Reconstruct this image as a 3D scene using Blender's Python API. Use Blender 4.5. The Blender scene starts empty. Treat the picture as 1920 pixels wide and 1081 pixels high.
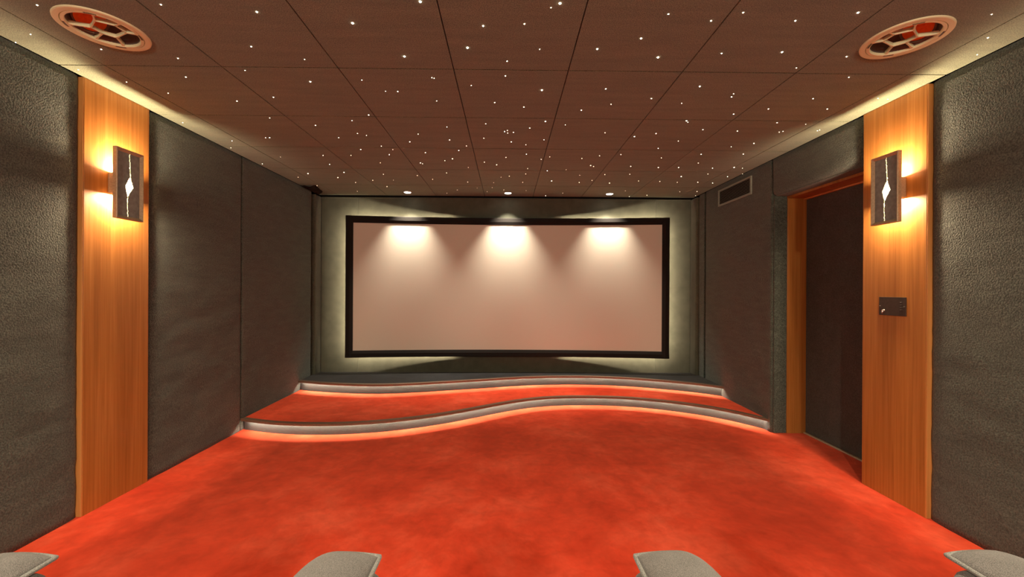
import bpy, bmesh, math, random
from mathutils import Vector, Matrix, noise
random.seed(7)
SC = bpy.context.scene
COL = SC.collection
PI = math.pi

# ------------------------------------------------------------------ camera
CAM_Z = 1.275
CEIL = CAM_Z + 1.16            # 2.435
cam_d = bpy.data.cameras.new('camera')
cam = bpy.data.objects.new('camera', cam_d)
COL.objects.link(cam)
cam_d.sensor_width = 36.0
cam_d.lens = 36.0 * 762.0 / 1920.0
cam_d.clip_start = 0.02
_th, _ph = math.radians(0.68), 0.005
_d = Vector((math.sin(_th), math.cos(_th), 0)); _r = Vector((math.cos(_th), -math.sin(_th), 0)); _z = Vector((0, 0, 1))
_cr = _r * math.cos(_ph) + _z * math.sin(_ph)
_cu = _z * math.cos(_ph) - _r * math.sin(_ph)
_m = Matrix((_cr, _cu, -_d)).transposed().to_4x4()
_m.translation = Vector((0, 0, CAM_Z))
cam.matrix_world = _m
SC.camera = cam

# ------------------------------------------------------------------ world, exposure
w = bpy.data.worlds.new('world'); SC.world = w; w.use_nodes = True
w.node_tree.nodes['Background'].inputs[0].default_value = (0.01, 0.009, 0.008, 1)
w.node_tree.nodes['Background'].inputs[1].default_value = 1.0
vs = SC.view_settings
vs.view_transform = 'Standard'; vs.look = 'None'; vs.exposure = 0.0; vs.gamma = 1.0; vs.use_curve_mapping = False
SC.cycles.max_bounces = 10
SC.cycles.diffuse_bounces = 6
SC.cycles.sample_clamp_indirect = 4.0
SC.cycles.caustics_reflective = False
SC.cycles.caustics_refractive = False

# light levels of the lamps in view and the added fill lamps
WARM = (1.0, 0.73, 0.46)       # sconces
NEUTRAL = (1.0, 0.86, 0.66)    # downlights, step lights
SCONCE_W = 19.0
DOWN_W = 165.0
FILL_DOWN_W = 165.0
FILL_PENDANT_W = 118.0
STEP_E = 330.0
BACK_E = 330.0
STAR_E = 20.0
CRACK_E = 25.0

# ------------------------------------------------------------------ helpers
def link(name, me, mat=None, parent=None):
    o = bpy.data.objects.new(name, me)
    COL.objects.link(o)
    if mat is not None and len(me.materials) == 0:
        me.materials.append(mat)
    if parent is not None:
        o.parent = parent
    return o

def bm_obj(name, bm, mat, parent=None, smooth=False):
    me = bpy.data.meshes.new(name)
    bmesh.ops.recalc_face_normals(bm, faces=bm.faces)
    bm.to_mesh(me); bm.free()
    if smooth:
        for p in me.polygons: p.use_smooth = True
    return link(name, me, mat, parent)

def py_obj(name, v, f, mat, parent=None, smooth=False, recalc=True):
    me = bpy.data.meshes.new(name)
    me.from_pydata([tuple(p) for p in v], [], f)
    me.update()
    if recalc:
        bm = bmesh.new(); bm.from_mesh(me); bmesh.ops.recalc_face_normals(bm, faces=bm.faces); bm.to_mesh(me); bm.free()
    if smooth:
        for p in me.polygons: p.use_smooth = True
    return link(name, me, mat, parent)

def empty(name, loc=(0, 0, 0), rz=0.0):
    o = bpy.data.objects.new(name, None); COL.objects.link(o)
    o.location = loc; o.rotation_euler = (0, 0, rz); o.empty_display_size = 0.1
    return o

def tag(o, label=None, cat=None, group=None, kind=None):
    if label: o['label'] = label
    if cat: o['category'] = cat
    if group: o['group'] = group
    if kind: o['kind'] = kind
    return o

def add_box(bm, x0, x1, y0, y1, z0, z1, bevel=0.0, seg=2):
    r = bmesh.ops.create_cube(bm, size=1.0)
    vs_ = r['verts']
    for v in vs_:
        v.co = Vector(((x0 + x1) / 2 + v.co.x * (x1 - x0), (y0 + y1) / 2 + v.co.y * (y1 - y0), (z0 + z1) / 2 + v.co.z * (z1 - z0)))
    if bevel > 0:
        es = list({e for v in vs_ for e in v.link_edges})
        bmesh.ops.bevel(bm, geom=es, offset=bevel, segments=seg, profile=0.5, affect='EDGES', clamp_overlap=True)

def box(name, x0, x1, y0, y1, z0, z1, mat, parent=None, bevel=0.0, seg=2):
    bm = bmesh.new(); add_box(bm, x0, x1, y0, y1, z0, z1, bevel, seg)
    return bm_obj(name, bm, mat, parent)

def tube(bm, pts, rad, n=8, closed=False, cap=True):
    pts = [Vector(p) for p in pts]; N = len(pts); rings = []
    for i, p in enumerate(pts):
        if closed: t = pts[(i + 1) % N] - pts[i - 1]
        else: t = pts[min(i + 1, N - 1)] - pts[max(i - 1, 0)]
        t.normalize()
        up = Vector((0, 0, 1)) if abs(t.z) < 0.9 else Vector((1, 0, 0))
        a = t.cross(up).normalized(); b = t.cross(a).normalized()
        r = rad[i] if isinstance(rad, (list, tuple)) else rad
        rings.append([bm.verts.new(p + a * math.cos(2 * PI * k / n) * r + b * math.sin(2 * PI * k / n) * r) for k in range(n)])
    for i in range(N if closed else N - 1):
        A, B = rings[i], rings[(i + 1) % N]
        for k in range(n):
            bm.faces.new((A[k], A[(k + 1) % n], B[(k + 1) % n], B[k]))
    if cap and not closed:
        bm.faces.new(rings[0]); bm.faces.new(rings[-1][::-1])

def lathe(bm, prof, n=48, closed=False):
    """prof: list of (radius, z); spun round the z axis"""
    rings = [[bm.verts.new((r * math.cos(2 * PI * k / n), r * math.sin(2 * PI * k / n), z)) for k in range(n)] for r, z in prof]
    m = len(rings)
    for i in range(m if closed else m - 1):
        A, B = rings[i], rings[(i + 1) % m]
        for k in range(n):
            bm.faces.new((A[k], A[(k + 1) % n], B[(k + 1) % n], B[k]))
    return rings

# ------------------------------------------------------------------ materials
def nt(name):
    m = bpy.data.materials.new(name); m.use_nodes = True
    t = m.node_tree
    return m, t, t.nodes['Principled BSDF']

def N(t, kind, **kw):
    n = t.nodes.new(kind)
    for k, v in kw.items():
        if hasattr(n, k) and not isinstance(v, tuple): setattr(n, k, v)
        else: n.inputs[k].default_value = v
    return n

def coords(t, scale=(1, 1, 1)):
    tc = t.nodes.new('ShaderNodeTexCoord'); mp = t.nodes.new('ShaderNodeMapping')
    g = t.nodes.new('ShaderNodeNewGeometry')
    t.links.new(g.outputs['Position'], mp.inputs['Vector'])
    mp.inputs['Scale'].default_value = scale
    return mp.outputs['Vector']

def ntex(t, vec, scale, detail=4, rough=0.55, dist=0.0):
    n = t.nodes.new('ShaderNodeTexNoise')
    n.inputs['Scale'].default_value = scale; n.inputs['Detail'].default_value = detail
    n.inputs['Roughness'].default_value = rough; n.inputs['Distortion'].default_value = dist
    t.links.new(vec, n.inputs['Vector'])
    return n.outputs['Fac']

def ramp(t, fac, stops):
    r = t.nodes.new('ShaderNodeValToRGB')
    els = r.color_ramp.elements
    while len(els) < len(stops): els.new(0.5)
    for e, (p, c) in zip(els, stops):
        e.position = p; e.color = (*c, 1)
    t.links.new(fac, r.inputs['Fac'])
    return r.outputs['Color']

def mix(t, a, b, fac, mode='MIX'):
    n = t.nodes.new('ShaderNodeMix'); n.data_type = 'RGBA'; n.blend_type = mode
    for i, s in ((6, a), (7, b)):
        if isinstance(s, tuple): n.inputs[i].default_value = (*s, 1)
        else: t.links.new(s, n.inputs[i])
    if isinstance(fac, float): n.inputs[0].default_value = fac
    else: t.links.new(fac, n.inputs[0])
    return n.outputs[2]

def bump(t, b, height, strength, distance):
    n = t.nodes.new('ShaderNodeBump')
    n.inputs['Strength'].default_value = strength; n.inputs['Distance'].default_value = distance
    t.links.new(height, n.inputs['Height'])
    t.links.new(n.outputs['Normal'], b.inputs['Normal'])

def setp(b, rough=0.8, metal=0.0, spec=0.3, sheen=0.0, sheen_r=0.5, coat=0.0):
    b.inputs['Roughness'].default_value = rough; b.inputs['Metallic'].default_value = metal
    b.inputs['Specular IOR Level'].default_value = spec
    b.inputs['Sheen Weight'].default_value = sheen; b.inputs['Sheen Roughness'].default_value = sheen_r
    b.inputs['Coat Weight'].default_value = coat; b.inputs['Coat Roughness'].default_value = 0.2

def plain(name, col, rough=0.6, metal=0.0, spec=0.4, nscale=60.0, var=0.12, bstr=0.0):
    m, t, b = nt(name)
    v = coords(t)
    f = ntex(t, v, nscale, 3)
    lo = tuple(c * (1 - var) for c in col); hi = tuple(min(1, c * (1 + var)) for c in col)
    t.links.new(ramp(t, f, [(0.3, lo), (0.7, hi)]), b.inputs['Base Color'])
    setp(b, rough, metal, spec)
    if bstr: bump(t, b, f, bstr, 0.002)
    return m

def emitter(name, col, strength):
    m, t, b = nt(name)
    b.inputs['Base Color'].default_value = (*col, 1)
    b.inputs['Emission Color'].default_value = (*col, 1)
    b.inputs['Emission Strength'].default_value = strength
    return m

def fabric(name, lo, hi, streak=(1, 1, 1), bscale=420.0, bstr=0.5, bdist=0.003):
    m, t, b = nt(name)
    v = coords(t)
    fine = ntex(t, v, bscale, 2, 0.6)
    vs2 = coords(t, streak)
    broad = ntex(t, vs2, 9.0, 5, 0.6)
    c1 = ramp(t, broad, [(0.3, lo), (0.7, hi)])
    c2 = ramp(t, fine, [(0.36, (0.45, 0.45, 0.45)), (0.66, (1.5, 1.48, 1.44))])
    t.links.new(mix(t, c1, c2, 1.0, 'MULTIPLY'), b.inputs['Base Color'])
    setp(b, 0.95, 0, 0.15, 0.25, 0.6)
    bump(t, b, fine, bstr, bdist)
    return m

def carpet(name, lo, mid, hi, broad_scale=1.6, sheen=0.35):
    m, t, b = nt(name)
    v = coords(t)
    f1 = ntex(t, v, broad_scale, 6, 0.68, 0.25)
    f2 = ntex(t, v, 11.0, 4, 0.6, 0.4)
    f3 = ntex(t, v, 700.0, 2, 0.5)
    c = ramp(t, f1, [(0.36, lo), (0.5, mid), (0.64, hi)])
    c2 = ramp(t, f2, [(0.3, (0.86, 0.84, 0.82)), (0.6, (1.06, 1.06, 1.06))])
    c3 = ramp(t, f3, [(0.3, (0.86, 0.86, 0.86)), (0.7, (1.12, 1.12, 1.12))])
    t.links.new(mix(t, mix(t, c, c2, 1.0, 'MULTIPLY'), c3, 1.0, 'MULTIPLY'), b.inputs['Base Color'])
    setp(b, 1.0, 0, 0.05, sheen, 0.5)
    b.inputs['Sheen Tint'].default_value = (1.0, 0.35, 0.2, 1)
    bump(t, b, f3, 0.4, 0.003)
    return m

def wood(name, c_lo, c_mid, c_hi):
    m, t, b = nt(name)
    v = coords(t, (60, 60, 1.2))
    f1 = ntex(t, v, 1.0, 6, 0.65, 0.3)
    v2 = coords(t, (7, 7, 0.35))
    f2 = ntex(t, v2, 1.0, 3, 0.5, 0.8)
    c = ramp(t, f1, [(0.25, c_lo), (0.5, c_mid), (0.75, c_hi)])
    c2 = ramp(t, f2, [(0.3, (0.78, 0.72, 0.66)), (0.7, (1.1, 1.1, 1.1))])
    t.links.new(mix(t, c, c2, 1.0, 'MULTIPLY'), b.inputs['Base Color'])
    setp(b, 0.42, 0, 0.4, 0, 0.5, 0.15)
    bump(t, b, f1, 0.08, 0.001)
    return m

M = {}
M['carpet'] = carpet('red carpet', (0.56, 0.032, 0.011), (0.73, 0.056, 0.022), (0.86, 0.102, 0.05))
M['stage'] = carpet('charcoal carpet', (0.015, 0.0155, 0.019), (0.021, 0.022, 0.026), (0.028, 0.029, 0.034), 3.0, 0.1)
M['stage'].node_tree.nodes['Principled BSDF'].inputs['Sheen Tint'].default_value = (1, 1, 1, 1)
M['riser'] = fabric('riser carpet', (0.013, 0.0135, 0.011), (0.021, 0.021, 0.017), (1, 1, 1), 260.0, 0.8, 0.004)
M['wall'] = fabric('wall felt', (0.052, 0.068, 0.058), (0.080, 0.102, 0.088), (1, 0.6, 3.0), 135.0, 1.0, 0.005)
M['backwall'] = fabric('back wall felt', (0.080, 0.084, 0.062), (0.108, 0.112, 0.084), (1, 1, 1), 300.0, 0.3, 0.002)
M['ceil'] = fabric('ceiling felt', (0.128, 0.150, 0.096), (0.17, 0.195, 0.126), (0.25, 2.5, 1), 260.0, 0.15, 0.001)
M['void'] = plain('dark void', (0.006, 0.005, 0.005), 0.9, 0, 0.1)
M['wood'] = wood('walnut veneer', (0.34, 0.128, 0.024), (0.46, 0.188, 0.040), (0.56, 0.25, 0.068))
M['woodedge'] = wood('veneer edge', (0.5, 0.22, 0.06), (0.6, 0.28, 0.085), (0.7, 0.34, 0.11))
M['door'] = fabric('door felt', (0.034, 0.038, 0.034), (0.05, 0.056, 0.05), (1, 1, 1), 200.0, 0.3, 0.002)
M['screen'] = plain('screen cloth', (0.76, 0.70, 0.61), 0.9, 0, 0.1, 500.0, 0.02)
M['velvet'] = plain('black velvet', (0.014, 0.012, 0.011), 0.9, 0, 0.25, 300.0, 0.2)
M['nosing'] = plain('bronze nosing', (0.20, 0.13, 0.09), 0.4, 0.3, 0.5, 90.0, 0.15)
M['spk'] = plain('speaker champagne plastic', (0.85, 0.88, 0.58), 0.5, 0, 0.4, 800.0, 0.08, 0.2)
M['spkdark'] = plain('speaker dark plastic', (0.05, 0.045, 0.042), 0.5, 0, 0.4)
M['spkbowl'] = plain('speaker grey bowl', (0.13, 0.13, 0.115), 0.55, 0, 0.4)
M['cone'] = plain('orange cone', (0.95, 0.24, 0.04), 0.45, 0, 0.4)
M['rubber'] = plain('rubber surround', (0.12, 0.13, 0.11), 0.35, 0, 0.5)
M['bronze'] = plain('sconce bronze frame', (0.48, 0.37, 0.24), 0.4, 0.2, 0.5, 120.0, 0.15)
M['slate'] = plain('sconce slate panel', (0.27, 0.30, 0.28), 0.6, 0, 0.35, 40.0, 0.2)
M['metal'] = plain('grey grille metal', (0.34, 0.37, 0.32), 0.5, 0.3, 0.5)
M['silver'] = plain('silver', (0.8, 0.77, 0.72), 0.25, 0.9, 0.5)
M['plate'] = plain('dark plate', (0.06, 0.045, 0.038), 0.45, 0.2, 0.4)
M['suede'] = fabric('grey suede', (0.108, 0.106, 0.108), (0.160, 0.156, 0.160), (1, 1, 1), 600.0, 0.2, 0.001)
M['piping'] = fabric('grey piping', (0.18, 0.185, 0.185), (0.23, 0.24, 0.24), (1, 1, 1), 600.0, 0.2, 0.001)
M['blackcloth'] = plain('black cloth', (0.02, 0.016, 0.014), 0.95, 0, 0.1, 60.0, 0.4)
M['whitering'] = plain('white ring', (0.7, 0.66, 0.6), 0.5)
M['star'] = emitter('star fibre', (1.0, 0.80, 0.56), STAR_E)
M['lens'] = emitter('downlight lens', (1.0, 0.93, 0.82), 16.0)
M['stepled'] = emitter('step led', NEUTRAL, STEP_E)
M['backled'] = emitter('screen led', (1.0, 0.80, 0.54), BACK_E)
M['crack'] = emitter('sconce glow', (1.0, 0.72, 0.36), CRACK_E)
M['bulb'] = emitter('sconce bulb', (1.0, 0.8, 0.5), 20.0)
M['brass'] = plain('threshold brass', (0.62, 0.55, 0.40), 0.35, 0.4, 0.5)

# ================================================================== the setting
YB, YR = 5.13, -2.7            # back (screen) wall, rear wall
FX = 2.362                     # face of the stretched wall fabric

def sm(t):
    t = max(0.0, min(1.0, t)); return t * t * (3 - 2 * t)

floor = tag(box('floor', -2.55, 2.85, YR - 0.1, YB + 0.12, -0.1, 0.0, M['carpet']), kind='structure')

def fabric_panel(side, y0, y1, z0, z1, parent, pull=(), step=0.035, wr=0.0040):
    """stretched acoustic fabric on a side wall; pull: (edge, width, depth) where the cloth curves back to its batten"""
    ny = max(6, int((y1 - y0) / step)); nz = max(8, int((z1 - z0) / 0.04))
    ys = [y0 + (y1 - y0) * i / ny for i in range(ny + 1)]
    ex = [d for e, wd, dp in pull for d in ([y0 + wd * k for k in (0.12, 0.3, 0.5, 0.75)] if e == 'y0' else [y1 - wd * k for k in (0.12, 0.3, 0.5, 0.75)] if e == 'y1' else [])]
    ys = sorted(set(ys + ex))
    zs = [z0 + (z1 - z0) * i / nz for i in range(nz + 1)]
    exz = [d for e, wd, dp in pull for d in ([z0 + wd * k for k in (0.12, 0.3, 0.5, 0.75)] if e == 'z0' else [])]
    zs = sorted(set(zs + exz))
    v, f = [], []
    for y in ys:
        for z in zs:
            x = FX
            for e, wd, dp in pull:
                dist = {'y0': y - y0, 'y1': y1 - y, 'z0': z - z0, 'z1': z1 - z}[e]
                t = max(0.0, min(1.0, dist / wd))
                x += dp * (1 - math.sqrt(max(0.0, 1 - (1 - t) ** 2)))
            q = Vector((side * 3.1, y * 3.0 + z * 1.5, z * 9.0 - y * 2.2))
            x -= wr * (noise.noise(q) + 0.6 * noise.noise(q * 2.3)) * (0.5 + 0.8 * sm((1.6 - z) / 1.2))
            v.append((side * x, y, z))
    n = len(zs); m = len(ys)
    for i in range(m - 1):
        for j in range(n - 1):
            f.append((i * n + j, (i + 1) * n + j, (i + 1) * n + j + 1, i * n + j + 1))
    ring = [i * n for i in range(m)] + [(m - 1) * n + j for j in range(1, n)] + [i * n + n - 1 for i in range(m - 2, -1, -1)] + [j for j in range(n - 2, 0, -1)]
    base = len(v)
    for k in ring:
        v.append((side * 2.41, v[k][1], v[k][2]))
    L = len(ring)
    for k in range(L):
        f.append((ring[k], ring[(k + 1) % L], base + (k + 1) % L, base + k))
    return py_obj('fabric_panel', v, f, M['wall'], parent, smooth=True)

# left wall -------------------------------------------------------------
WL0, WL1 = 2.275, 2.692        # wood panel along the left wall
WR0, WR1 = 2.245, 2.66         # and the right wall
wl = tag(box('wall_left', -2.55, -2.405, YR, YB + 0.12, 0, 2.66, M['void']), kind='structure')
ZT = CEIL - 0.001
fabric_panel(-1, YR + 0.02, WL0 - 0.001, 0.0, ZT, wl, [('y1', 0.14, 0.016)])
fabric_panel(-1, WL1 + 0.001, 3.637, 0.0, ZT, wl, [('y0', 0.16, 0.018), ('y1', 0.012, 0.016)])
fabric_panel(-1, 3.643, 4.95, 0.0, ZT, wl, [('y0', 0.012, 0.016), ('y1', 0.05, 0.03)])

# right wall ------------------------------------------------------------
bm = bmesh.new()
add_box(bm, 2.405, 2.49, YR, WR1 - 0.03, 0, 2.66)
add_box(bm, 2.405, 2.49, 3.612, YB + 0.12, 0, 2.66)
add_box(bm, 2.405, 2.49, WR1 - 0.03, 3.612, 2.125, 2.66)
add_box(bm, 2.70, 2.80, YR, YB + 0.12, 0, 2.66)
wr_ = tag(bm_obj('wall_right', bm, M['void']), kind='structure')
fabric_panel(1, YR + 0.02, WR0 - 0.001, 0.0, ZT, wr_, [('y1', 0.15, 0.016)])
fabric_panel(1, WR1 + 0.001, 3.597, 2.112, ZT, wr_, [('y0', 0.13, 0.02), ('y1', 0.01, 0.014), ('z0', 0.05, 0.035)])
fabric_panel(1, 3.605, 4.83, 0.0, ZT, wr_, [('y0', 0.02, 0.02), ('y1', 0.03, 0.03)])
box('return_panel', 2.378, 2.492, 3.588, 3.606, 0.0, 2.112, M['wall'], wr_, 0.008, 3)
box('return_panel', 2.36, 2.405, 4.845, 4.98, 0.0, ZT, M['wall'], wr_, 0.012, 3)
box('head_return', 2.385, 2.492, WR1 + 0.01, 3.59, 2.105, 2.125, M['wall'], wr_, 0.006, 2)

# back wall -------------------------------------------------------------
wb = tag(box('wall_back', -2.55, 2.49, YB + 0.02, YB + 0.12, 0, 2.66, M['void']), kind='structure')
for xa, xb in ((-2.335, -1.872), (-1.870, 1.880), (1.882, 2.325)):
    box('fabric_panel', xa, xb, YB, YB + 0.03, 0.0, CEIL - 0.02, M['backwall'], wb, 0.002, 1)
bm = bmesh.new(); add_box(bm, -2.404, -2.342, 4.985, YB + 0.03, 0.0, CEIL - 0.02, 0.014, 3)
bm_obj('corner_strip', bm, M['backwall'], wl)
bm = bmesh.new(); add_box(bm, 2.330, 2.404, 4.99, YB + 0.03, 0.0, CEIL - 0.02, 0.022, 4)
bm_obj('corner_strip', bm, M['backwall'], wr_)
box('top_batten', -2.335, 2.325, YB - 0.012, YB + 0.001, CEIL - 0.036, CEIL - 0.028, M['backwall'], wb, 0.002, 1)

# rear wall (behind the camera) ------------------------------------------
wrear = tag(box('wall_rear', -2.55, 2.80, YR - 0.1, YR, 0, 2.66, M['wall']), kind='structure')

# ceiling ----------------------------------------------------------------
ceil = tag(box('ceiling', -2.55, 2.80, YR - 0.1, YB + 0.12, 2.60, 2.70, M['void']), kind='structure')
XS = [-2.358] + [-2.12 + 0.61 * k for k in range(8)] + [2.358]
YS = sorted([y for y in [4.596 - 0.609 * k for k in range(12)]] + [5.126, YR + 0.005])
GAP = 0.0028
SPK = [(-1.827, 1.858), (1.827, 1.852)]
PANEL = {}
_shared = {}
def panel_mesh(wd, dp):
    key = (round(wd, 3), round(dp, 3))
    if key not in _shared:
        bm = bmesh.new()
        add_box(bm, -wd / 2 + GAP, wd / 2 - GAP, -dp / 2 + GAP, dp / 2 - GAP, 0, 0.014, 0.0012, 1)
        me = bpy.data.meshes.new('ceiling_panel'); bmesh.ops.recalc_face_normals(bm, faces=bm.faces); bm.to_mesh(me); bm.free()
        me.materials.append(M['ceil']); _shared[key] = me
    return _shared[key]
def holed_panel(wd, dp, hx, hy, r, n=64):
    a, b = wd / 2 - GAP, dp / 2 - GAP
    v, f = [], []
    for z in (0.0, 0.014):
        for k in range(n):
            t = 2 * PI * k / n + PI / 4
            c, s = math.cos(t), math.sin(t)
            v.append((hx + r * c, hy + r * s, z))
        for k in range(n):
            t = 2 * PI * k / n + PI / 4
            c, s = math.cos(t), math.sin(t); q = max(abs(c), abs(s))
            v.append((a * c / q, b * s / q, z))
    for k in range(n):
        j = (k + 1) % n
        f += [(k, j, n + j, n + k), (2 * n + k, 3 * n + k, 3 * n + j, 2 * n + j), (k, 2 * n + k, 2 * n + j, j), (n + k, n + j, 3 * n + j, 3 * n + k)]
    me = bpy.data.meshes.new('ceiling_panel'); me.from_pydata(v, [], f); me.update()
    bm = bmesh.new(); bm.from_mesh(me); bmesh.ops.recalc_face_normals(bm, faces=bm.faces); bm.to_mesh(me); bm.free()
    me.materials.append(M['ceil'])
    return me
for i in range(len(XS) - 1):
    for j in range(len(YS) - 1):
        x0, x1, y0, y1 = XS[i], XS[i + 1], YS[j], YS[j + 1]
        cx, cy = (x0 + x1) / 2, (y0 + y1) / 2
        me = None
        for sx, sy in SPK:
            if x0 < sx < x1 and y0 < sy < y1:
                me = holed_panel(x1 - x0, y1 - y0, sx - cx, sy - cy, 0.15)
        if me is None: me = panel_mesh(x1 - x0, y1 - y0)
        o = link('ceiling_panel', me, None, ceil)
        o.location = (cx, cy, CEIL)
        PANEL[(i, j)] = o

STARS = [(-1.634,2.806,1),(-1.377,2.924,2),(-1.084,2.836,2),(-0.936,2.741,2),(-1.881,3.177,1),(-1.849,3.175,2),(-1.309,3.161,1),(-1.132,3.072,1),(-1.077,3.109,1),(-0.677,3.073,1),(-0.779,3.237,2),(-1.036,3.34,1),(-1.236,3.429,2),(-0.965,3.422,1),(-0.707,3.493,2),(-1.623,3.588,1),(-1.375,3.581,1),(-1.032,3.55,2),(-2.025,3.645,1),(-2.309,3.849,2),(-1.68,3.85,1),(-1.182,3.785,1),(-0.81,3.78,2),(-0.795,3.803,1),(-2.034,4.163,3),(-1.649,4.11,3),(-1.791,4.308,2),(-2.207,4.307,1),(-1.27,4.166,1),(-1.679,4.506,1),(-1.457,4.404,1),(-0.932,4.202,1),(-2.174,4.662,1),(-1.382,4.669,2),(-1.809,4.913,1),(-1.232,4.393,1),(-0.44,2.932,1),(-0.457,3.188,2),(-0.338,3.318,1),(-0.414,3.429,2),(-0.496,3.65,2),(-0.572,3.705,1),(-0.157,2.867,1),(-0.186,3.142,1),(-0.025,3.006,2),(-0.004,2.985,1),(-0.002,3.036,1),(0.041,3.02,2),(0.027,3.216,2),(0.157,2.938,2),(0.26,2.817,3),(0.406,2.876,1),(0.281,3.165,1),(0.146,3.281,1),(0.161,3.506,2),(-0.017,3.597,1),(0.369,3.574,1),(0.299,3.643,1),(0.659,3.608,1),(-0.215,3.739,1),(-0.104,3.817,2),(-0.378,3.909,1),(0.193,3.927,1),(0.39,4.001,3),(0.568,3.951,1),(0.78,3.816,2),(0.812,3.843,1),(-0.616,4.102,1),(-0.8,4.344,1),(-0.438,4.445,2),(-0.07,4.243,1),(0.016,4.2,1),(0.181,4.11,1),(-0.155,4.467,1),(0.165,4.442,1),(0.473,4.373,3),(0.78,4.423,2),(0.735,4.145,1),(0.902,4.339,1),(-0.179,4.68,1),(-0.246,4.884,1),(-0.594,4.803,1),(-0.354,4.714,1),(-0.744,4.974,1),(-0.045,4.785,1),(0.219,4.811,1),(0.474,5.07,2),(0.669,4.922,1),(0.721,3.01,1),(0.962,3.08,3),(1.104,3.018,2),(1.228,2.782,3),(1.249,2.808,1),(1.415,2.934,2),(1.492,2.671,2),(1.68,2.955,2),(1.334,3.167,1),(1.239,3.335,2),(1.951,3.2,2),(1.815,3.282,1),(0.8,3.534,1),(0.975,3.494,1),(1.357,3.574,1),(1.66,3.471,2),(2.015,3.454,2),(1.162,3.828,2),(1.435,3.857,2),(1.627,3.851,2),(1.749,3.711,1),(1.96,3.867,2),(2.15,3.836,3),(2.242,3.856,1),(2.354,4.046,1),(1.234,4.095,1),(2.014,4.065,1),(1.783,4.157,3),(2.259,4.149,2),(1.114,4.438,2),(1.405,4.345,1),(1.638,4.356,1),(1.836,4.382,1),(2.058,4.376,2),(2.234,4.403,2),(2.047,4.809,1),(2.243,4.789,1),(2.327,5.003,1),(1.721,4.999,1),(1.528,5.084,2),(1.391,4.786,1),(0.985,4.112,1),(-1.678,2.084,2),(-1.783,2.269,2),(-1.24,1.975,2),(-1.41,2.193,1),(-1.037,2.081,1),(-1.116,2.305,3),(-1.433,2.499,2),(-1.691,2.555,2),(1.048,1.985,2),(1.336,1.968,3),(1.506,2.107,1),(1.681,2,2),(1.095,2.31,3),(1.336,2.393,1),(1.346,2.432,2),(1.857,2.194,2),(1.849,2.443,2),(1.671,2.589,2),(1.491,2.67,2),(2.046,2.581,2),(1.869,2.801,2),(2.084,2.82,1),(2.015,2.954,1),(1.996,2.967,1),(2.254,2.934,1),(2.26,2.92,1),(-0.358,1.651,4),(0.209,1.65,4),(0.175,1.676,1),(-0.684,1.791,4),(-0.521,2.043,4),(-0.197,1.963,4),(-0.112,1.799,3),(0.07,1.782,2),(0.152,1.969,1),(-0.006,2.076,2),(-0.015,2.219,2),(0.197,2.373,4),(-0.211,2.329,1),(0.43,1.961,3),(0.614,1.874,3),(0.749,2.025,4),(0.674,1.706,2),(-0.818,2.281,1),(-0.724,2.408,1),(-0.652,2.409,2),(-0.421,2.247,1),(-0.41,2.253,1),(-0.443,2.526,1),(-0.083,2.539,2),(0.101,2.598,2),(0.566,2.351,2),(0.476,2.635,2),(0.872,2.464,2),(0.647,2.547,1),(1.083,2.523,1),(-1.947,1.702,2),(-1.43,1.689,2),(-1.061,1.726,3),(-1.993,2.013,2),(-2.203,1.9,1),(-2.304,2.206,1),(-2.166,2.332,1),(-2.038,2.461,1),(-2.31,3.416,1),(-2.19,3.252,1),(-2.348,1.965,1),(-2.3,2.901,1),(0.983,1.691,2),(0.875,1.745,2),(1.237,1.738,2),(1.461,1.682,3),(2.199,1.838,2),(2.028,1.682,1),(2.305,1.971,1),(2.236,2.431,1),(2.306,2.441,1)]
star_me = {}
for k, r in ((1, 0.0021), (2, 0.0029), (3, 0.0040), (4, 0.0050)):
    bm = bmesh.new()
    lathe(bm, [(r, 0.0005), (r * 0.92, -r * 0.35), (r * 0.6, -r * 0.62), (r * 0.0 + 1e-5, -r * 0.75)], 10)
    me = bpy.data.meshes.new('star_light'); bmesh.ops.recalc_face_normals(bm, faces=bm.faces); bm.to_mesh(me); bm.free()
    me.materials.append(M['star']); star_me[k] = me
for x, y, k in STARS:
    i = max(a for a in range(len(XS) - 1) if XS[a] <= x or a == 0)
    j = max(a for a in range(len(YS) - 1) if YS[a] <= y or a == 0)
    p = PANEL[(i, j)]
    o = link('star_light', star_me[k], None, p)
    o.location = (x - p.location.x, y - p.location.y, 0.0)

# doorway ----------------------------------------------------------------
door = tag(empty('door_1', (2.66, 3.1, 0)), kind='structure')
def dbox(name, x0, x1, y0, y1, z0, z1, mat, bev=0.0):
    o = box(name, x0 - 2.66, x1 - 2.66, y0 - 3.1, y1 - 3.1, z0, z1, mat, door, bev)
    return o
dbox('door_leaf', 2.662, 2.70, 2.645, 3.60, 0.012, 2.08, M['door'], 0.003)
dbox('door_jamb', 2.492, 2.662, 3.585, 3.612, 0.0, 2.115, M['wood'], 0.002)
dbox('door_jamb', 2.492, 2.662, 2.63, 2.657, 0.0, 2.115, M['wood'], 0.002)
dbox('door_head', 2.492, 2.662, 2.657, 3.585, 2.088, 2.115, M['wood'], 0.002)
dbox('door_stop', 2.640, 2.662, 2.657, 3.585, 2.076, 2.088, M['woodedge'], 0.002)
dbox('threshold_strip', 2.640, 2.662, 2.657, 3.585, 0.0, 0.012, M['brass'], 0.003)

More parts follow.
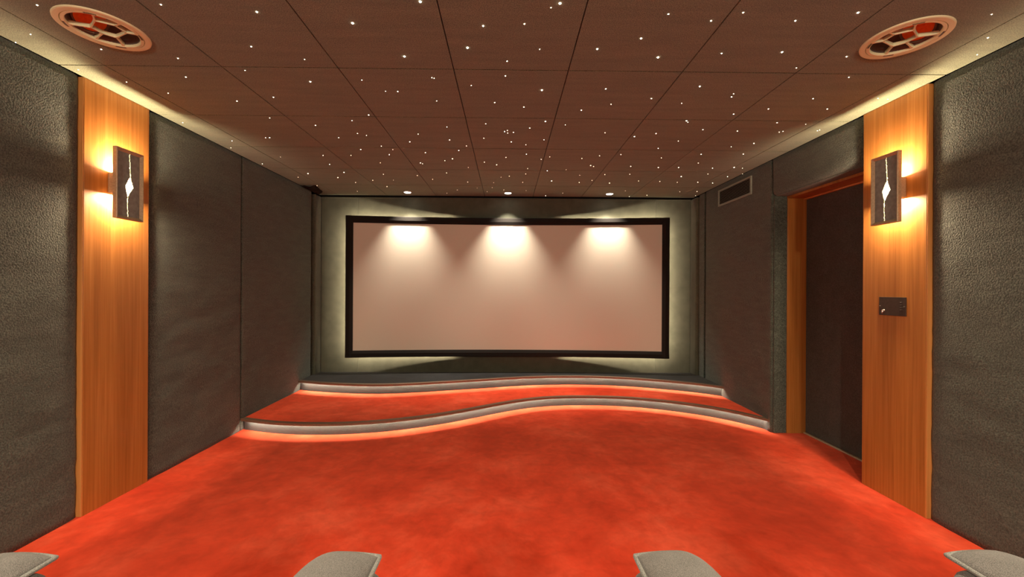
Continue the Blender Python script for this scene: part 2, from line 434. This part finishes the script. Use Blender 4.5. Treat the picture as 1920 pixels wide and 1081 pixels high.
# ================================================================== curved steps
def catmull(pts, n):
    P = [Vector((x, y, 0)) for x, y in pts]
    P = [P[0] * 2 - P[1]] + P + [P[-1] * 2 - P[-2]]
    out = []
    S = len(P) - 3
    for q in range(n + 1):
        t = q / n * S; i = min(int(t), S - 1); u = t - i
        a, b, c, d = P[i:i + 4]
        out.append(0.5 * ((2 * b) + (c - a) * u + (2 * a - 5 * b + 4 * c - d) * u * u + (3 * b - a - 3 * c + d) * u ** 3))
    return out
def smooth_pts(P, it=3):
    for _ in range(it):
        P = [P[0]] + [(P[i - 1] + P[i] * 2 + P[i + 1]) / 4 for i in range(1, len(P) - 1)] + [P[-1]]
    return P
S1 = [(-2.362,3.635),(-2.019,3.529),(-1.73,3.502),(-1.524,3.503),(-1.325,3.523),(-1.066,3.58),(-0.805,3.679),(-0.533,3.814),(-0.244,4.006),(0.028,4.188),(0.285,4.318),(0.552,4.388),(0.817,4.403),(1.164,4.386),(1.486,4.305),(1.774,4.175),(2.03,4.018),(2.232,3.811),(2.362,3.625)]
S2 = [(-2.362,4.633),(-2.069,4.542),(-1.684,4.47),(-1.331,4.464),(-0.993,4.527),(-0.648,4.619),(-0.289,4.72),(0.087,4.829),(0.36,4.885),(0.715,4.912),(1.101,4.899),(1.471,4.824),(1.809,4.70),(2.119,4.557),(2.362,4.39)]
C1 = smooth_pts(catmull(S1, 110), 10)
C2 = smooth_pts(catmull(S2, 110), 10)
def normals(C):
    out = []
    for i in range(len(C)):
        t = C[min(i + 1, len(C) - 1)] - C[max(i - 1, 0)]
        out.append(Vector((-t.y, t.x, 0)).normalized())       # points towards the screen
    return out
def sweep(name, C, prof, mat, parent, closed=False, smooth=False):
    """prof: (distance behind the nosing, z)"""
    Nn = normals(C); v, f = [], []; m = len(prof)
    for p, n in zip(C, Nn):
        for d, z in prof:
            q = p + n * d
            v.append((max(-2.361, min(2.361, q.x)), q.y, z))
    for i in range(len(C) - 1):
        for j in range(m if closed else m - 1):
            k = (j + 1) % m
            f.append((i * m + j, i * m + k, (i + 1) * m + k, (i + 1) * m + j))
    if closed:
        f.append(tuple(range(m))); f.append(tuple((len(C) - 1) * m + j for j in range(m)))
    return py_obj(name, v, f, mat, parent, smooth)
def top(name, C, d0, back, z, mat, parent):
    Nn = normals(C); v, f = [], []
    rows = 4
    for p, n, e in zip(C, Nn, back):
        a = p + n * d0; x = max(-2.361, min(2.361, a.x))
        for r in range(rows + 1):
            t = r / rows
            v.append((x * (1 - t) + max(-2.361, min(2.361, e[0])) * t, a.y + (e[1] - a.y) * t, z))
    m = rows + 1
    for i in range(len(C) - 1):
        for r in range(rows):
            f.append((i * m + r, (i + 1) * m + r, (i + 1) * m + r + 1, i * m + r + 1))
    # underside to close the deck
    b = len(v); v += [(x, y, z - 0.007) for x, y, _ in v[:b]]
    f += [tuple(b + q for q in reversed(ff)) for ff in f[:]]
    return py_obj(name, v, f, mat, parent, recalc=False)
def curved_step(C, h, z0, back, topmat, root):
    DR = 0.040
    top('carpet_top', C, 0.046, back, h, topmat, root)
    sweep('nosing', C, [(0.0, h - 0.001), (0.002, h + 0.001), (0.046, h + 0.001), (0.046, h - 0.008), (0.006, h - 0.008), (0.006, h - 0.020), (0.001, h - 0.020), (0.0, h - 0.018)], M['nosing'], root, closed=True)
    sweep('riser', C, [(DR, h - 0.008), (DR - 0.001, (h + z0) / 2), (DR, z0)], M['riser'], root, smooth=True)
    sweep('light_strip', C[1:-1], [(0.0185, h - 0.0095), (0.0225, h - 0.0095)], M['stepled'], root)
    sweep('light_channel', C, [(0.006, h - 0.0085), (0.040, h - 0.0085)], M['whitering'], root)
H1, H2 = 0.108, 0.218
N2 = normals(C2)
st1 = tag(empty('carpeted_step', (0, 0, 0)), 'lower curved step with red carpet top and lit grey riser', 'step', 'curved steps below the screen')
curved_step(C1, H1, 0.0, [tuple((p + n * 0.03).to_2d()) for p, n in zip(C2, N2)], M['carpet'], st1)
st2 = tag(empty('stage_platform', (0, 0, 0)), 'upper curved stage with charcoal carpet top under the screen', 'stage', 'curved steps below the screen')
curved_step(C2, H2, H1, [(p.x, YB - 0.002) for p in C2], M['stage'], st2)

# ================================================================== projection screen
scr = tag(empty('projection_screen', (0.012, 5.075, 0.42)), 'wide curved projection screen in a black velvet frame', 'screen')
SW, SZ0, SZ1, FW = 1.975, 0.424, 2.153, 0.085
def fy(x): return 5.072 - 0.125 * (x / SW) ** 2
def bar(name, prof, mat, xa=-SW, xb=SW, n=56, closed=True, smooth=False):
    """prof: list of (depth behind the front, z); swept along the curve of the screen"""
    v, f = [], []; m = len(prof)
    for i in range(n + 1):
        x = xa + (xb - xa) * i / n
        for d, z in prof:
            v.append((x, fy(x) + d - 5.075, z - 0.42))
    for i in range(n):
        for j in range(m if closed else m - 1):
            k = (j + 1) % m
            f.append((i * m + j, i * m + k, (i + 1) * m + k, (i + 1) * m + j))
    if closed:
        f.append(tuple(range(m))); f.append(tuple(n * m + j for j in range(m)))
    return py_obj(name, v, f, mat, scr, smooth)
bar('screen_surface', [(0.018, SZ0 + 0.05), (0.018, SZ1 - 0.05), (0.020, SZ1 - 0.05), (0.020, SZ0 + 0.05)], M['screen'], -SW + 0.05, SW - 0.05, smooth=False)
for p in scr.children[0].data.polygons: p.use_smooth = len(p.vertices) == 4
scr.children[0].data.set_sharp_from_angle(angle=0.6)
for zo, s in ((SZ1, 1), (SZ0, -1)):
    bar('frame_rail', [(0.006, zo), (0.0, zo - s * 0.006), (0.0, zo - s * 0.05), (0.012, zo - s * FW), (0.034, zo - s * FW), (0.034, zo - s * 0.007), (0.050, zo - s * 0.007), (0.050, zo)], M['velvet'])
for s in (-1, 1):
    xa, xb = s * SW, s * (SW - FW)
    y = fy(SW) - 5.075
    prof = [(s * SW, 0.006), (s * (SW - 0.006), 0.0), (s * (SW - 0.05), 0.001), (s * (SW - FW), 0.015), (s * (SW - FW), 0.036), (s * (SW - 0.007), 0.034), (s * (SW - 0.007), 0.050), (s * SW, 0.050)]
    v = [(x, y + d - 0.0005, z - 0.42) for z in (SZ0 + 0.001, SZ1 - 0.001) for x, d in prof]
    m = len(prof)
    f = [(j, (j + 1) % m, m + (j + 1) % m, m + j) for j in range(m)] + [tuple(range(m)), tuple(range(m, 2 * m))]
    py_obj('frame_stile', v, f, M['velvet'], scr)
    a, b = s * (SW - 0.042), s * (SW - 0.034)
    py_obj('led_strip', [(a, y + 0.038, SZ0 + 0.04 - 0.42), (b, y + 0.038, SZ0 + 0.04 - 0.42), (b, y + 0.038, SZ1 - 0.04 - 0.42), (a, y + 0.038, SZ1 - 0.04 - 0.42)], [(0, 1, 2, 3)], M['backled'], scr)
for zo, s in ((SZ1, 1), (SZ0, -1)):
    for xa, xb in ((-SW + 0.04, -0.68), (0.68, SW - 0.04)):
        bar('led_strip', [(0.0355, zo - s * 0.036), (0.0355, zo - s * 0.042)], M['backled'], xa, xb, 16, closed=False)

# ================================================================== downlights
def downlight(x, y, power, label, group, aim=None, size=80, blend=0.9, color=NEUTRAL):
    root = tag(empty('downlight', (x, y, CEIL)), label, 'light', group)
    bm = bmesh.new(); lathe(bm, [(0.047, -0.0005), (0.046, -0.004), (0.041, -0.004), (0.040, 0.004), (0.040, 0.012), (0.047, 0.012)], 32, closed=True)
    bm_obj('trim_ring', bm, M['whitering'], root, smooth=False)
    bm = bmesh.new(); lathe(bm, [(0.0405, -0.003), (0.036, -0.0055), (0.024, -0.0075), (0.0001, -0.0085)], 32)
    bm_obj('lens', bm, M['lens'], root)
    ld = bpy.data.lights.new('downlight_beam', 'SPOT'); ld.energy = power; ld.color = color
    ld.spot_size = math.radians(size); ld.spot_blend = blend; ld.shadow_soft_size = 0.02
    lo = bpy.data.objects.new('downlight_beam', ld); COL.objects.link(lo); lo.parent = root
    lo.location = (0, 0, -0.012)
    if aim is not None:
        lo.rotation_euler = (Vector(aim) - Vector((x, y, CEIL))).to_track_quat('-Z', 'Y').to_euler()
    return root
g = 'downlights over the screen'
downlight(-1.214, 4.94, DOWN_W, 'small round downlight over the left part of the screen', g, (-1.214, 5.18, 0))
downlight(0.004, 4.94, DOWN_W, 'small round downlight over the middle of the screen', g, (0.004, 5.18, 0))
downlight(1.243, 4.945, DOWN_W, 'small round downlight over the right part of the screen', g, (1.243, 5.18, 0))
# out-of-view fill lamps, added over the seats to brighten floor and room
g = 'added fill downlights over the seats'
for x, y, n in ((-1.1, 0.45, 'left front'), (1.1, 0.45, 'right front'), (-1.15, -1.75, 'left rear'), (1.15, -1.75, 'right rear')):
    downlight(x, y, FILL_DOWN_W, 'added unseen fill downlight over the seats, %s of four' % n, g, None, 150, 0.6, (1.0, 0.80, 0.54))

# invented pendants behind the camera, added as fill light for the far room
def pendant(x, y, z, label):
    root = tag(empty('fill_pendant', (x, y, CEIL)), label, 'lamp', 'added fill pendants at the back')
    bm = bmesh.new(); lathe(bm, [(0.0001, -0.004), (0.05, -0.004), (0.05, -0.02), (0.0001, -0.022)], 24)
    bm_obj('canopy', bm, M['bronze'], root)
    bm = bmesh.new(); tube(bm, [(0, 0, -0.02), (0, 0, z - CEIL + 0.10)], 0.003, 8)
    bm_obj('cord', bm, M['velvet'], root)
    bm = bmesh.new(); lathe(bm, [(0.0001, 0.112), (0.03, 0.110), (0.034, 0.085), (0.0001, 0.085)], 24)
    o = bm_obj('cap', bm, M['bronze'], root); o.location = (0, 0, z - CEIL)
    ld = bpy.data.lights.new('fill_point_light', 'POINT'); ld.energy = FILL_PENDANT_W; ld.color = (1.0, 0.84, 0.62); ld.shadow_soft_size = 0.085
    lo = bpy.data.objects.new('fill_point_light', ld); COL.objects.link(lo); lo.parent = root; lo.location = (0, 0, z - CEIL)
pendant(-1.25, -1.3, 1.90, 'added unseen fill pendant at the back of the room, left one')
pendant(1.25, -1.3, 1.90, 'added unseen fill pendant at the back of the room, right one')

# ================================================================== wood panels
def wood_panel(side, y0, y1, label):
    root = tag(empty('wood_panel', (side * 2.40, (y0 + y1) / 2, 0)), label, 'wall panel', 'wood wall panels')
    c = (y0 + y1) / 2; s = side
    xa, xb = sorted((-s * 0.05, s * 0.004))
    box('veneer_face', xa, xb, y0 + 0.007 - c, y1 - 0.004 - c, 0.0, CEIL - 0.002, M['wood'], root, 0.0008, 1)
    box('edge_band', xa + (0.001 if s > 0 else 0), xb - (0.001 if s < 0 else 0), y0 - c, y0 + 0.0075 - c, 0.0, CEIL - 0.002, M['woodedge'], root, 0.0015, 2)
    box('edge_band', xa + (0.001 if s > 0 else 0), xb - (0.001 if s < 0 else 0), y1 - 0.0045 - c, y1 - c, 0.0, CEIL - 0.002, M['woodedge'], root, 0.0015, 2)
    return root
wood_panel(-1, WL0, WL1, 'tall walnut panel on the left wall behind the left sconce')
wood_panel(1, WR0, WR1, 'tall walnut panel on the right wall between door and fabric, with control plate')

# ================================================================== wall sconces
def sconce(side, y, label):
    rz = 0.0 if side < 0 else PI
    root = tag(empty('wall_sconce', (side * 2.35, y, 1.884), rz), label, 'sconce', 'pair of wall sconces')
    xb_, xf = 0.056, 0.080
    # stem
    box('stem', 0.0005, xb_, -0.061, 0.061, -0.061, 0.061, M['bronze'], root, 0.004, 2)
    # frame ring: loops of (half width, half height, x)
    A, B = 0.089, 0.2085
    loops = [(0, xb_), (0, xf - 0.003), (0.003, xf), (0.006, xf), (0.019, xf - 0.011), (0.019, xb_)]
    v, f = [], []
    for ins, x in loops:
        a, b = A - ins, B - ins
        v += [(x, -a, -b), (x, a, -b), (x, a, b), (x, -a, b)]
    for i in range(len(loops)):
        j = (i + 1) % len(loops)
        for k in range(4):
            f.append((i * 4 + k, i * 4 + (k + 1) % 4, j * 4 + (k + 1) % 4, j * 4 + k))
    fr = py_obj('frame', v, f, M['bronze'], root)
    # two slate halves with a jagged crack between them
    rnd = random.Random(3)
    zs = [-0.1895 + 0.379 * i / 60 for i in range(61)]
    mid, gap = [], []
    for z in zs:
        t = z / 0.19
        c = 0.010 * t + 0.006 * math.sin(t * 4.0 + 0.6) - 0.004 * (t < 0) * t + rnd.uniform(-0.0022, 0.0022)
        g_ = 0.0022 + rnd.uniform(-0.0006, 0.0008)
        g_ += 0.024 * max(0.0, 1 - abs(z + 0.008) / 0.062) ** 1.2
        mid.append(c); gap.append(g_)
    for s in (-1, 1):
        v, f = [], []
        for z, c, g_ in zip(zs, mid, gap):
            e = c + s * g_
            for x in (xf - 0.012, xf - 0.017):
                v += [(x, s * 0.0705, z), (x, e, z)]
        for i in range(60):
            a, b = 4 * i, 4 * i + 4
            f += [(a, a + 1, b + 1, b), (a + 2, b + 2, b + 3, a + 3), (a + 1, a + 3, b + 3, b + 1), (a, b, b + 2, a + 2)]
        f += [(0, 2, 3, 1), (240, 241, 243, 242)]
        py_obj('slate_panel', v, f, M['slate'], root)
    # light diffuser behind the crack and the plate that closes the back
    v, f = [], []
    for i, (z, c, g_) in enumerate(zip(zs, mid, gap)):
        v += [(xf - 0.0185, c - g_ - 0.004, z), (xf - 0.0185, c + g_ + 0.004, z)]
    for i in range(60): f.append((2 * i, 2 * i + 1, 2 * i + 3, 2 * i + 2))
    py_obj('glowing_diffuser', v, f, M['crack'], root)
    box('back_plate', xb_ + 0.0005, xb_ + 0.003, -0.0705, 0.0705, -0.1895, 0.1895, M['bronze'], root)
    for s in (-1, 1):
        z0, z1 = sorted((s * 0.0608, s * 0.0640))
        box('lamp_lens', 0.012, 0.046, -0.050, 0.050, z0, z1, M['whitering'], root, 0.001, 1)
        ld = bpy.data.lights.new('sconce_lamp', 'AREA'); ld.energy = SCONCE_W; ld.color = WARM
        ld.shape = 'RECTANGLE'; ld.size = 0.030; ld.size_y = 0.094
        lo = bpy.data.objects.new('sconce_lamp', ld); COL.objects.link(lo); lo.parent = root
        lo.location = (0.029, 0, s * 0.0650); lo.rotation_euler = (PI if s > 0 else 0, 0, 0)
    return root
sconce(-1, 2.476, 'framed slate sconce with glowing crack on the left walnut panel')
sconce(1, 2.428, 'framed slate sconce with glowing crack on the right walnut panel')

# ================================================================== ceiling speakers
def speaker(x, y, mirror, label):
    root = tag(empty('ceiling_speaker', (x, y, CEIL)), label, 'speaker', 'pair of ceiling speakers')
    mx = -1 if mirror else 1
    bm = bmesh.new(); lathe(bm, [(0.162, 0.0), (0.161, -0.005), (0.157, -0.007), (0.1385, -0.007), (0.1375, -0.005), (0.1375, 0.012), (0.149, 0.02), (0.149, 0.0005)], 72, closed=True)
    bm_obj('flange', bm, M['spk'], root, smooth=False)
    bm = bmesh.new(); lathe(bm, [(0.1355, -0.005), (0.1345, -0.007), (0.124, -0.007), (0.121, -0.003), (0.121, 0.006), (0.1355, 0.006)], 72, closed=True)
    bm_obj('grille_ring', bm, M['spk'], root)
    bm = bmesh.new(); lathe(bm, [(0.1355, 0.006), (0.121, 0.004), (0.119, 0.03), (0.105, 0.075), (0.07, 0.10), (0.0001, 0.105)], 56)
    bm_obj('bowl', bm, M['spkbowl'], root, smooth=True)
    # lock slots
    for sx, sy in ((0.057, -0.122), (-0.117, -0.047), (-0.041, 0.127), (0.130, 0.052)):
        a = math.atan2(sy, sx * mx); v, f = [], []
        for k in range(7):
            t = a + (k - 3) / 3 * 0.16
            for r, z in ((0.1265, -0.0072), (0.1345, -0.0072), (0.1345, -0.0045), (0.1265, -0.0045)):
                v.append((r * math.cos(t), r * math.sin(t), z))
        for k in range(6):
            for q in range(4):
                f.append((k * 4 + q, k * 4 + (q + 1) % 4, k * 4 + 4 + (q + 1) % 4, k * 4 + 4 + q))
        f += [(0, 1, 2, 3), (24, 25, 26, 27)]
        py_obj('lock_slot', v, f, M['spkdark'], root)
    # web of struts: a six-sided cell tied to the rim
    nodes = [(0.022, -0.064), (-0.041, -0.017), (-0.032, 0.026), (0.002, 0.057), (0.082, 0.019), (0.080, -0.032)]
    rims = [(0.058, -0.110), (-0.115, -0.040), (-0.103, 0.068), (-0.026, 0.122), (0.120, 0.032), (0.115, -0.046)]
    def strut(p, q, w0, w1):
        bm = bmesh.new()
        P, Q = Vector((p[0] * mx, p[1], 0)), Vector((q[0] * mx, q[1], 0))
        t = (Q - P).normalized(); n = Vector((-t.y, t.x, 0)); v = []; K = 8
        rows = []
        for k in range(K + 1):
            u = k / K; ww = (w0 * (1 - u) + w1 * u) * (0.55 + 0.45 * abs(2 * u - 1) ** 2)
            c = P.lerp(Q, u)
            rows.append([bm.verts.new(c + n * ww * 0.7 + Vector((0, 0, -0.004))), bm.verts.new(c - n * ww * 0.7 + Vector((0, 0, -0.004))), bm.verts.new(c - n * ww + Vector((0, 0, 0.0))), bm.verts.new(c - n * ww * 0.7 + Vector((0, 0, 0.013))), bm.verts.new(c + n * ww * 0.7 + Vector((0, 0, 0.013))), bm.verts.new(c + n * ww + Vector((0, 0, 0.0)))])
        for a, b in zip(rows, rows[1:]):
            for k in range(6): bm.faces.new((a[k], a[(k + 1) % 6], b[(k + 1) % 6], b[k]))
        bm.faces.new(rows[0]); bm.faces.new(rows[-1][::-1])
        bm_obj('web_strut', bm, M['spk'], root)
    for k in range(6):
        strut(nodes[k], nodes[(k + 1) % 6], 0.0055, 0.0055)
        strut(nodes[k], rims[k], 0.0050, 0.0085)
    # tilted driver seen through the web
    def tilted(name, prof, mat):
        bm = bmesh.new(); lathe(bm, prof, 40)
        o = bm_obj(name, bm, mat, root, smooth=True)
        o.location = (-0.056 * mx, -0.006, 0.044)
        o.rotation_euler = Vector((0.48 * mx, -0.42, -0.77)).to_track_quat('-Z', 'Y').to_euler()
        return o
    tilted('driver_cone', [(0.054, 0.0), (0.024, 0.022), (0.020, 0.014), (0.0001, 0.010)], M['cone'])
    tilted('driver_surround', [(0.064, 0.004), (0.062, -0.003), (0.058, -0.004), (0.054, 0.001)], M['rubber'])
    return root
speaker(SPK[0][0], SPK[0][1], False, 'round ceiling speaker with open web and orange cone, upper left corner')
speaker(SPK[1][0], SPK[1][1], True, 'round ceiling speaker with open web and orange cone, upper right corner')

# ================================================================== air vent on the right wall
V0, V1, VZ0, VZ1 = 3.90, 4.515, 2.198, 2.378
vent = tag(empty('air_vent', (2.362, (V0 + V1) / 2, VZ0)), 'grey slatted air vent high on the right wall by the screen', 'vent')
vc = (V0 + V1) / 2; vh = VZ1 - VZ0; vw = (V1 - V0) / 2
bm = bmesh.new()
for y0, y1, z0, z1 in ((-vw, vw, 0, 0.018), (-vw, vw, vh - 0.018, vh), (-vw, -vw + 0.02, 0.018, vh - 0.018), (vw - 0.02, vw, 0.018, vh - 0.018)):
    add_box(bm, -0.012, 0.002, y0, y1, z0, z1, 0.002, 1)
bm_obj('vent_frame', bm, M['metal'], vent)
box('vent_duct', -0.0015, 0.001, -vw + 0.01, vw - 0.01, 0.01, vh - 0.01, M['void'], vent)
for k in range(10):
    z = 0.025 + (vh - 0.05) * k / 9
    v = [(-0.010, -vw + 0.019, z - 0.0040), (-0.002, -vw + 0.019, z - 0.0010), (-0.002, -vw + 0.019, z + 0.001), (-0.010, -vw + 0.019, z - 0.0018)]
    v += [(x, vw - 0.019, zz) for x, _, zz in v]
    py_obj('vent_slat', v, [(0, 1, 2, 3), (4, 7, 6, 5), (0, 4, 5, 1), (1, 5, 6, 2), (2, 6, 7, 3), (3, 7, 4, 0)], M['metal'], vent)

# ================================================================== control plate on the right walnut panel
cp = tag(empty('control_plate', (2.35, 2.448, 1.122)), 'dark rectangular control plate with key on the right walnut panel', 'switch plate')
box('face_plate', -0.006, -0.0003, -0.086, 0.086, 0.0, 0.112, M['plate'], cp, 0.0012, 2)
for y, z in ((0.077, 0.056), (-0.077, 0.056)):
    bm = bmesh.new(); lathe(bm, [(0.003, 0.0), (0.0026, 0.0015), (0.0001, 0.002)], 12)
    o = bm_obj('screw', bm, M['silver'], cp); o.location = (-0.006, y, z); o.rotation_euler = (0, -PI / 2, 0)
for k in range(4):
    box('button', -0.0085, -0.006, -0.068, -0.050, 0.034 + k * 0.0145, 0.040 + k * 0.0145, M['spkdark'], cp, 0.001, 1)
    bm = bmesh.new(); bmesh.ops.create_circle(bm, cap_ends=True, radius=0.0012, segments=10)
    o = bm_obj('button_mark', bm, M['silver'], cp); o.location = (-0.0087, -0.056, 0.0375 + k * 0.0145); o.rotation_euler = (0, -PI / 2, 0)
bm = bmesh.new(); lathe(bm, [(0.007, 0.0), (0.007, 0.002), (0.0055, 0.004), (0.0001, 0.004)], 20)
o = bm_obj('key_lock', bm, M['silver'], cp); o.location = (-0.006, 0.052, 0.030); o.rotation_euler = (0, -PI / 2, 0)
bm = bmesh.new()
add_box(bm, -0.018, -0.010, 0.0512, 0.0528, 0.0275, 0.0325, 0.0004, 1)
tube(bm, [(-0.0175 + 0.002 * math.cos(2 * PI * k / 16), 0.052 + 0.005 * math.cos(2 * PI * k / 16), 0.0205 + 0.009 * math.sin(2 * PI * k / 16)) for k in range(16)], 0.0018, 6, closed=True)
bm_obj('key', bm, M['silver'], cp)

# ================================================================== loose cloth in the far left ceiling corner
v, f = [], []; nu, nv = 14, 16
for i in range(nu + 1):
    for j in range(nv + 1):
        a, b = i / nu, j / nv
        x = -2.335 + 0.165 * a * (1 - 0.35 * b) ; y = 4.62 + 0.30 * b
        z = CEIL - 0.006 - 0.030 * math.sin(PI * a) * (0.35 + 0.65 * b) + 0.012 * noise.noise(Vector((a * 4, b * 5, 1.7)))
        v.append((x, y, min(CEIL - 0.003, z)))
for i in range(nu):
    for j in range(nv):
        f.append((i * (nv + 1) + j, (i + 1) * (nv + 1) + j, (i + 1) * (nv + 1) + j + 1, i * (nv + 1) + j + 1))
cloth = tag(py_obj('loose_cloth', v, f, M['blackcloth'], None, smooth=True), 'loose fold of black cloth in the far left ceiling corner', 'cloth')
md = cloth.modifiers.new('thickness', 'SOLIDIFY'); md.thickness = 0.003; md.offset = -1

# ================================================================== row of cinema seats under the camera
row = tag(empty('cinema_seat_row', (0, 0.6, 0)), 'row of grey suede cinema seats, only padded armrest fronts in view', 'seat row')
def arm(cx, out):
    """out: the side (-1 left, 1 right) towards which the pad slopes away"""
    bm = bmesh.new(); add_box(bm, -0.113, 0.113, -0.42, 0.350, 0.03, 0.624, 0.030, 4)
    for v in bm.verts:
        k = math.sin(PI * max(0, min(1, (v.co.z - 0.25) / 0.40)))
        v.co.x *= 1 + 0.10 * k
        if v.co.y > 0.2: v.co.y += 0.025 * k
        if v.co.z > 0.4 and v.co.x * out > 0: v.co.z -= 0.05 * (v.co.x * out / 0.11)
    a = bm_obj('armrest', bm, M['suede'], row, smooth=True); a.location = (cx, 0, 0)
    nu, nv = 20, 28; v, f = [], []
    def edge(u):
        s = u * out
        return 0.385 - (0.012 * s * s if s < 0 else 0.105 * (1 - math.sqrt(max(0.0, 1 - min(1, s) ** 2.4))))
    def ez(u): return 0.634 - 0.045 * max(0.0, u * out) ** 1.8
    border = {}
    for layer, sgn in ((0, 1), (1, -0.6)):
        for i in range(nu + 1):
            for j in range(nv + 1):
                u = -1 + 2 * i / nu; q = j / nv; q = 1 - (1 - q) ** 1.6
                yb = -0.30; yy = yb + (edge(u) - yb) * q
                c = (1 - abs(u) ** 3.2) ** 0.75 * (1 - q ** 12) ** 0.6 * (1 - (1 - q) ** 10) ** 0.7
                wr = 0.0025 * noise.noise(Vector((cx * 7 + u * 1.5, yy * 9, 2.0)))
                v.append((u * 0.102, yy, ez(u) + sgn * (0.037 * c + (wr * c if sgn > 0 else 0))))
    m = nv + 1
    for layer in (0, 1):
        o_ = layer * (nu + 1) * m
        for i in range(nu):
            for j in range(nv):
                f.append((o_ + i * m + j, o_ + (i + 1) * m + j, o_ + (i + 1) * m + j + 1, o_ + i * m + j + 1))
    me = bpy.data.meshes.new('arm_pad'); me.from_pydata(v, [], f); me.update()
    bm = bmesh.new(); bm.from_mesh(me); bmesh.ops.remove_doubles(bm, verts=bm.verts, dist=0.0002)
    pad = bm_obj('arm_pad', bm, M['suede'], a, smooth=True)
    path = [v[j] for j in range(m)] + [v[i * m + nv] for i in range(1, nu + 1)] + [v[nu * m + j] for j in range(nv - 1, -1, -1)]
    bm = bmesh.new(); tube(bm, path, 0.0052, 8)
    bm_obj('piping', bm, M['piping'], a, smooth=True)
for cx, out in ((-1.165, -1), (-0.402, -1), (0.412, 1), (1.17, 1)):
    arm(cx, out)
for cx in (-0.783, 0.005, 0.791):
    for nm, b in (('seat_cushion', (-0.265, 0.265, -0.22, 0.30, 0.20, 0.43)), ('seat_base', (-0.26, 0.26, -0.35, 0.27, 0.02, 0.20))):
        bm = bmesh.new(); add_box(bm, *b, 0.045 if nm == 'seat_cushion' else 0.015, 4)
        o = bm_obj(nm, bm, M['suede'], row, smooth=True); o.location = (cx, 0, 0)
    bm = bmesh.new(); add_box(bm, -0.265, 0.265, -0.09, 0.09, 0.0, 0.62, 0.05, 4)
    o = bm_obj('backrest', bm, M['suede'], row, smooth=True); o.location = (cx, -0.30, 0.36); o.rotation_euler = (math.radians(24), 0, 0)
